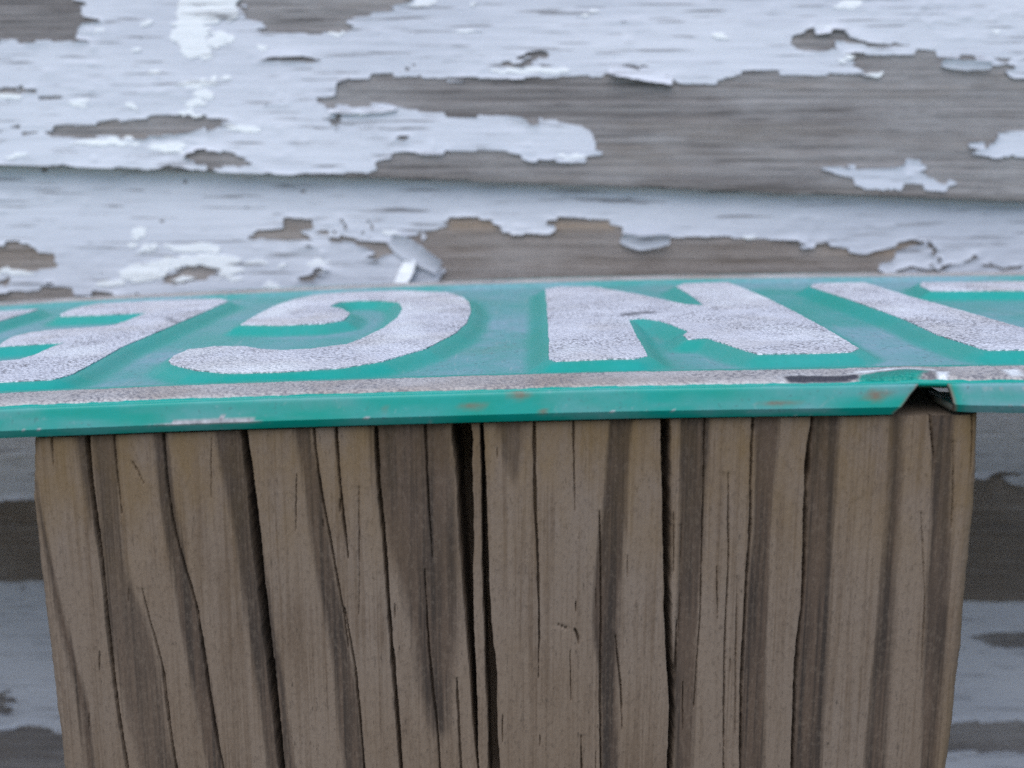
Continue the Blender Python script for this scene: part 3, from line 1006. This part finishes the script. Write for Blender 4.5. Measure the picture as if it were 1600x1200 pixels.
ZB = -64.0
ztop = lambda X: z0f(X) - 2.80
rowsz = np.concatenate([np.arange(0, 1, 1 / 230.0), 1 + np.array([0, .05, .12, .25, .45, .8, 1.3, 2.0, 3.0, 4.5])])
EDGE_L = post_plane_xz([(47, 660), (47, 682), (45, 780), (50, 836), (57, 901), (67, 976), (76, 1060), (85, 1130), (92, 1200), (104, 1300)])
EDGE_R = post_plane_xz([(1535, 630), (1535, 654), (1533, 733), (1528, 803), (1521, 873), (1514, 943), (1509, 1013), (1502, 1060), (1495, 1130), (1486, 1200), (1472, 1300)])
BANDS = [
    (1.0, .35, [(760, 50, 56), (794, 56, 62), (962, 88, 101), (1030, 104, 118), (1107, 124, 141), (1200, 134, 149), (1260, 140, 156)]),
    (.8, .4, [(660, 112, 135), (680, 114, 136), (757, 128, 147), (827, 143, 152), (850, 150, 153)]),
    (.75, .5, [(660, 138, 180), (687, 141, 184), (827, 155, 190), (900, 162, 200), (967, 169, 228), (1060, 185, 252), (1153, 206, 261), (1200, 219, 275), (1260, 228, 284)]),
    (.95, .3, [(660, 237, 259), (677, 238, 261), (780, 247, 275), (873, 266, 289), (967, 280, 310), (1060, 299, 327), (1153, 317, 341), (1200, 327, 348), (1260, 336, 356)]),
    (.9, .35, [(660, 330, 378), (677, 334, 380), (780, 355, 400), (873, 373, 412), (967, 385, 427), (1060, 401, 443), (1153, 413, 455), (1200, 418, 462), (1260, 424, 470)]),
    (.95, .35, [(660, 458, 483), (677, 460, 485), (780, 476, 509), (873, 490, 518), (967, 509, 537), (1060, 523, 555), (1153, 532, 565), (1200, 540, 570), (1260, 545, 576)]),
    (.95, .9, [(655, 575, 708), (677, 578, 710), (780, 591, 714), (850, 602, 718), (897, 620, 720), (967, 638, 720), (1013, 646, 717), (1083, 655, 704), (1140, 676, 702), (1170, 688, 692)]),
    (.7, .5, [(650, 770, 822), (668, 773, 820), (733, 792, 815), (775, 803, 808)]),
    (1.0, .3, [(650, 952, 989), (668, 951, 988), (733, 946, 983), (803, 941, 981), (873, 932, 974), (920, 927, 969), (990, 925, 967), (1060, 937, 965), (1200, 937, 967), (1260, 937, 967)]),
    (.95, .3, [(650, 1063, 1112), (677, 1063, 1110), (780, 1063, 1101), (873, 1063, 1098), (967, 1059, 1091), (1060, 1054, 1087), (1200, 1054, 1082), (1260, 1052, 1080)]),
    (1.0, .22, [(640, 1181, 1218), (659, 1180, 1217), (733, 1180, 1213), (827, 1178, 1205), (920, 1168, 1201), (1013, 1164, 1196), (1107, 1159, 1194), (1200, 1157, 1192), (1260, 1155, 1190)]),
    (1.0, .22, [(640, 1270, 1314), (659, 1269, 1313), (757, 1264, 1308), (850, 1259, 1301), (943, 1250, 1297), (1037, 1245, 1292), (1130, 1241, 1287), (1200, 1238, 1283), (1260, 1236, 1281)]),
    (.95, .55, [(640, 1391, 1414), (659, 1390, 1413), (780, 1388, 1409), (873, 1379, 1404), (967, 1372, 1399), (1060, 1363, 1395), (1130, 1358, 1388), (1200, 1350, 1383), (1260, 1346, 1378)]),
    (.95, .3, [(640, 1456, 1494), (659, 1455, 1493), (733, 1455, 1488), (827, 1453, 1486), (920, 1448, 1483), (1013, 1444, 1481), (1107, 1441, 1472), (1200, 1439, 1465), (1260, 1436, 1460)]),
]
CRACKS = [  # depth, [(x, y, width px)]
    (3.0, [(134, 650, 5), (135, 677, 6), (142, 757, 5), (152, 827, 5), (161, 901, 4), (168, 976, 4), (175, 1037, 4), (184, 1107, 3.5), (191, 1153, 3), (198, 1197, 3), (208, 1260, 2)]),
    (6.0, [(378, 645, 8), (380, 673, 9), (392, 757, 10), (401, 850, 12), (411, 943, 11), (422, 1037, 10), (432, 1130, 9), (439, 1200, 8), (446, 1260, 7)]),
    (1.6, [(252, 650, 2.5), (254, 677, 2.5), (261, 757, 2.5), (271, 827, 2), (287, 883, 2), (306, 939, 2.5), (317, 1013, 3), (327, 1083, 3), (338, 1153, 3), (348, 1198, 2.5), (358, 1260, 2)]),
    (1.0, [(176, 650, 2), (177, 687, 2), (184, 757, 1.8), (191, 803, 1)]),
    (1.3, [(222, 920, 1), (233, 967, 2), (254, 1037, 2.5), (261, 1107, 2.8), (275, 1198, 2.5), (282, 1260, 2)]),
    (1.2, [(489, 650, 2), (490, 677, 2.2), (499, 757, 2.2), (513, 827, 2.2), (525, 897, 2.2), (537, 957, 2), (544, 1013, 1.2)]),
    (1.2, [(538, 950, 1.2), (554, 1037, 2.2), (561, 1107, 2.2), (568, 1190, 2), (573, 1260, 2)]),
    (1.6, [(524, 650, 3), (525, 673, 3), (530, 743, 3), (537, 817, 2.5), (544, 873, 1)]),
    (2.6, [(586, 645, 4), (587, 668, 4), (591, 757, 4), (601, 850, 4.2), (605, 920, 4), (612, 1013, 4), (619, 1097, 4.2), (626, 1198, 4), (631, 1260, 3)]),
    (1.2, [(663, 645, 2), (664, 668, 2.4), (668, 770, 2.2), (675, 873, 1)]),
    (1.2, [(663, 890, 1), (668, 990, 2.2), (675, 1074, 2.4), (685, 1153, 2.2), (687, 1200, 2), (690, 1260, 2)]),
    (13.0, [(719, 640, 28), (721, 665, 27), (726, 757, 22), (729, 850, 20), (731, 920, 15), (734, 985, 9), (738, 1037, 8), (741, 1100, 6), (745, 1180, 2.5), (748, 1210, 1)]),
    (9.0, [(752, 640, 4), (752, 663, 4), (755, 733, 4.5), (757, 827, 6), (759, 920, 8), (762, 976, 9), (766, 1027, 13), (768, 1083, 15), (770, 1153, 14), (772, 1200, 16), (774, 1260, 17)]),
    (1.4, [(835, 640, 2.6), (835, 661, 2.8), (836, 780, 2.8), (840, 873, 2.5), (843, 981, 2), (841, 1060, .8)]),
    (.8, [(896, 640, 1.8), (896, 661, 1.8), (897, 740, 1.6), (898, 799, .8)]),
    (7.0, [(1040, 640, 12), (1040, 659, 12), (1042, 780, 11), (1043, 873, 9), (1044, 967, 9), (1047, 1037, 8), (1051, 1107, 7), (1047, 1200, 7), (1047, 1260, 6)]),
    (1.0, [(1058, 970, 1), (1056, 1037, 2.2), (1053, 1090, 2)]),
    (.9, [(937, 800, 1), (939, 897, 2), (939, 990, 2), (937, 1083, 2), (939, 1195, 2), (940, 1260, 2)]),
    (1.8, [(1178, 640, 3), (1178, 654, 3.2), (1175, 710, 3.5), (1173, 780, 3), (1173, 827, 3), (1168, 883, 2.6), (1164, 967, 2.8), (1159, 1060, 2.8), (1157, 1195, 2.8), (1155, 1260, 2)]),
    (2.4, [(1271, 640, 4), (1271, 654, 4.5), (1264, 696, 5), (1259, 780, 4), (1257, 873, 3.6), (1255, 939, 4), (1248, 990, 3.6), (1243, 1060, 3.6), (1238, 1195, 3.5), (1236, 1260, 3)]),
    (.8, [(1138, 740, .8), (1138, 790, 1.6), (1139, 873, 1.6), (1133, 990, 1.8), (1131, 1107, 1.8), (1131, 1200, 1.6), (1131, 1260, 1)]),
    (.8, [(1102, 640, 1.6), (1101, 668, 1.8), (1098, 827, 1.6), (1094, 967, 1.6), (1084, 1107, 1.2)]),
    (1.2, [(1455, 640, 2.4), (1455, 659, 2.6), (1457, 690, 2), (1461, 718, 1)]),
    (1.2, [(1521, 640, 2), (1521, 668, 2.4), (1522, 700, 2), (1518, 740, 1)]),
    (.7, [(1490, 690, .8), (1490, 760, 1.6), (1488, 827, 1)]),
    (.8, [(962, 995, .8), (965, 1030, 2), (970, 1069, 2), (972, 1140, .8)]),
    (1.0, [(713, 1060, 1), (715, 1097, 2.4), (720, 1195, 2.8), (724, 1260, 2)]),
    (.8, [(908, 1150, 1), (909, 1200, 2), (909, 1260, 2)]),
    (.7, [(79, 660, 1.5), (80, 690, 2.5), (83, 728, 1)]),
    (.7, [(205, 720, .8), (214, 735, 2), (224, 755, 1.2)]),
    (.6, [(560, 760, .8), (562, 900, 1.4), (560, 960, .8)]),
    (.6, [(1065, 820, .8), (1064, 900, 1.5), (1060, 1000, 1.2)]),
    (.6, [(1152, 900, .8), (1150, 1000, 1.4), (1149, 1150, .9)]),
    (.6, [(1440, 800, .7), (1446, 930, 1.4), (1440, 1060, .8)]),
    (.7, [(870, 975, 1), (884, 982, 2.5), (898, 984, 2.5), (902, 992, 3), (905, 1008, 1)]),
]
NC = 1500


def smooth_path(z, x, k=5.0):
    zz = np.arange(z.min(), z.max() + 0.01, 0.25)
    xx = np.interp(zz, z, x)
    n = 13
    xp = np.concatenate([2 * xx[0] - xx[1:n + 1][::-1], xx, 2 * xx[-1] - xx[-n - 1:-1][::-1]]) if len(xx) > n + 2 else None
    if xp is None:
        return z, x
    w = np.hanning(2 * n + 1)
    return zz, np.convolve(xp, w / w.sum(), 'valid')


tcol = np.linspace(0, 1, NC)
Zl = ztop(-43.0)
Zr = ztop(42.0)
PX = np.zeros((len(rowsz), NC))
PZ = np.zeros((len(rowsz), NC))
for r, q in enumerate(rowsz):
    x0, x1 = -43.0, 42.0
    for _ in range(4):
        zl = ztop(x0) + (ZB - ztop(x0)) * q
        zr = ztop(x1) + (ZB - ztop(x1)) * q
        x0 = np.interp(-zl, -EDGE_L[:, 1], EDGE_L[:, 0])
        x1 = np.interp(-zr, -EDGE_R[:, 1], EDGE_R[:, 0])
    x0 += 0.25 * float(fbm(np.array(q * 9.0), np.array(0.3), 5)) + 0.12 * float(fbm(np.array(q * 60.0), np.array(0.3), 6))
    x1 += 0.25 * float(fbm(np.array(q * 9.0), np.array(1.3), 7)) + 0.12 * float(fbm(np.array(q * 60.0), np.array(1.3), 8))
    PX[r] = x0 + (x1 - x0) * tcol
    zt = ztop(PX[r]) + 0.12 * fbm(PX[r] / 1.5, PX[r] * 0, 12, 4)
    PZ[r] = zt + (ZB - zt) * q
HP = 0.07 * fbm(PX / 0.5, PZ / 30, 2, 3) + 0.05 * fbm(PX / 0.16, PZ / 9, 23, 3) + 0.35 * fbm(PX / 22, PZ / 60, 4, 2)
BA = np.zeros_like(PX)
wob = 0.30 * fbm(PX / 3, PZ / 14, 17, 4) + 0.55 * fbm(PX / 0.22, PZ / 12, 19, 3)
FIB = np.clip(0.5 + 1.1 * fbm(PX / 0.16, PZ / 9, 23, 3) + 0.8 * fbm(PX / 0.7, PZ / 28, 29, 3) + 0.7 * fbm(PX / 5, PZ / 10, 37, 4), 0, 1)
for s_, soft, pts in BANDS:
    P = np.array(pts, float)
    l = post_plane_xz(P[:, [1, 0]])
    g = post_plane_xz(P[:, [2, 0]])
    zz = -(l[:, 1] + g[:, 1]) / 2
    xl = np.interp(-PZ, *smooth_path(zz, l[:, 0]))
    xr = np.interp(-PZ, *smooth_path(zz, g[:, 0]))
    d = np.minimum(PX - xl, xr - PX) + wob * (0.6 + soft)
    val = np.clip(d / (soft * 1.4) + 0.4, 0, 1) * s_
    top_fade = np.clip((-PZ - zz[0] + 1.0) / 1.0, 0, 1)
    bot_fade = np.clip((zz[-1] - (-PZ)) / 2.0, 0, 1) if P[-1, 0] < 1200 else 1.0
    BA = np.maximum(BA, val * top_fade * bot_fade)
HP -= 0.16 * BA * (1 + 1.2 * fbm(PX / 0.8, PZ / 40, 5, 2))
for dep, pts in CRACKS:
    P = np.array(pts, float)
    c = post_plane_xz(P[:, :2])
    wx = P[:, 2] * 0.5 / FPX * 104.0
    zz = -c[:, 1]
    cx = np.interp(-PZ, *smooth_path(zz, c[:, 0]))
    jit = 0.10 * fbm(PZ / 1.2, PZ * 0 + dep, 31, 4) + 0.10 * fbm(PZ / 5, PZ * 0 + dep, 33, 2)
    cx = cx + jit * (0.65 if dep < 3 else 0.45)
    hw = np.interp(-PZ, zz, wx) * (1 + (1.3 if dep < 2.7 else 0.45) * fbm(PZ / 2.0, PZ * 0 + dep * 3, 35, 3))
    on = ((-PZ) >= zz[0] - 0.01) & ((-PZ) <= zz[-1])
    hw = np.where(on, np.maximum(hw, 0.0), 0.0)
    e = np.abs(PX - cx) / np.maximum(hw, 1e-6)
    tw = np.clip(0.10 / np.maximum(hw, 1e-3), 0.12, 0.6)
    cut = np.clip(1.0 + tw - e, 0, tw) / tw
    cut = np.where(hw > 0.01, cut, 0)
    HP = np.minimum(HP, HP * (1 - cut) - dep * cut * np.clip(hw / 0.05, 0, 1))
    fade = np.clip(np.minimum(-PZ - zz[0] + 2, zz[-1] + PZ) / 2.0, 0, 1)
    HP = HP - 0.08 * np.exp(-np.clip(e - 1, 0, 50) * hw / 0.35) * (hw > 0.01) * (e > 1) * fade
# hairline checks and torn fibres
mr = np.random.default_rng(21)
zrow = PZ.mean(1)
for _ in range(24):
    c0 = mr.uniform(-42, 22)
    z1 = mr.uniform(-64, -24)
    L = mr.choice([mr.uniform(0.8, 3), mr.uniform(2, 8)])
    rr = np.flatnonzero((zrow < z1 + 2.5) & (zrow > z1 - L - 2.5))
    if len(rr) < 3:
        continue
    a, b = rr[0], rr[-1] + 1
    sl = -0.0022 * c0 + mr.normal(0, 0.01)
    zz = PZ[a:b]
    xx = PX[a:b]
    cx = c0 + (z1 - zz) * sl * -1.0 + 0.10 * fbm(zz / 1.0, zz * 0 + c0, 3, 3)
    tt = np.clip((z1 - zz) / L, 0, 1)
    hw = mr.uniform(0.03, 0.055) * np.sqrt(np.clip(4 * tt * (1 - tt), 0, 1))
    cut = np.clip(1.4 - np.abs(xx - cx) / np.maximum(hw, 1e-4), 0, 0.6) / 0.6
    HP[a:b] -= np.where(hw > 0.012, cut * mr.uniform(0.25, 0.7), 0)
# corners worn round
xl = PX - PX[:, :1]
xr = PX[:, -1:] - PX
R0 = 1.6
for dd in (xl, xr):
    t = np.clip(1 - dd / R0, 0, 1)
    HP -= R0 * (1 - np.sqrt(np.clip(1 - t * t, 0, 1)))
PY = y0f(PX) + 0.75 - HP
depthp = (ztop(PX) - PZ)
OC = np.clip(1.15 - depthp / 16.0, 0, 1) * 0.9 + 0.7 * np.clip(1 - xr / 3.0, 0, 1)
front = np.stack([PX, PY, PZ], -1)
nr = len(rowsz)
# sides and back
NS = 24
BACK = 86.0
side_r = np.zeros((nr, NS, 3))
side_l = np.zeros((nr, NS, 3))
for j in range(NS):
    t = j / (NS - 1)
    nn = 0.3 * fbm(np.full(nr, t * 20), rowsz * 0.7, 55)
    side_r[:, j, 0] = PX[:, -1] + nn * math.sin(math.pi * t)
    side_r[:, j, 1] = PY[:, -1] + (BACK - R0) * t
    side_r[:, j, 2] = PZ[:, -1]
    side_l[:, j, 0] = PX[:, 0] - nn * math.sin(math.pi * t)
    side_l[:, j, 1] = PY[:, 0] + (BACK - R0) * t
    side_l[:, j, 2] = PZ[:, 0]
topcap_back = np.stack([PX[0], PY[0] * 0 + PY[0, 0] + BACK - R0, PZ[0]], -1)
topcap = np.stack([front[0], topcap_back], 0)
backf = np.stack([side_l[:, -1], side_r[:, -1]], 1)
V = np.concatenate([front.reshape(-1, 3), side_r.reshape(-1, 3), side_l.reshape(-1, 3), topcap.reshape(-1, 3), backf.reshape(-1, 3)])
o1 = nr * NC
o2 = o1 + nr * NS
o3 = o2 + nr * NS
o4 = o3 + 2 * NC
F = np.concatenate([grid_faces(nr, NC)[:, ::-1], grid_faces(nr, NS, o1)[:, ::-1], grid_faces(nr, NS, o2), grid_faces(2, NC, o3), grid_faces(nr, 2, o4)])
n_rest = len(V) - o1
sb = fbm(V[o1:, 1] / 5, V[o1:, 2] / 60, 3) * 2 + 0.3
post = mesh_obj('wooden_post', V, F, M_POST, None, True,
                {'band': np.concatenate([BA.ravel(), np.clip(sb, 0, 1)]), 'ochre': np.concatenate([OC.ravel(), np.full(n_rest, 0.3)]), 'fibre': np.concatenate([FIB.ravel(), np.clip(0.5 + fbm(V[o1:, 1] / 1.5, V[o1:, 2] / 30, 8), 0, 1)])})
post['label'] = 'square weathered brown timber post with deep vertical cracks under the green sign'
post['category'] = 'post'
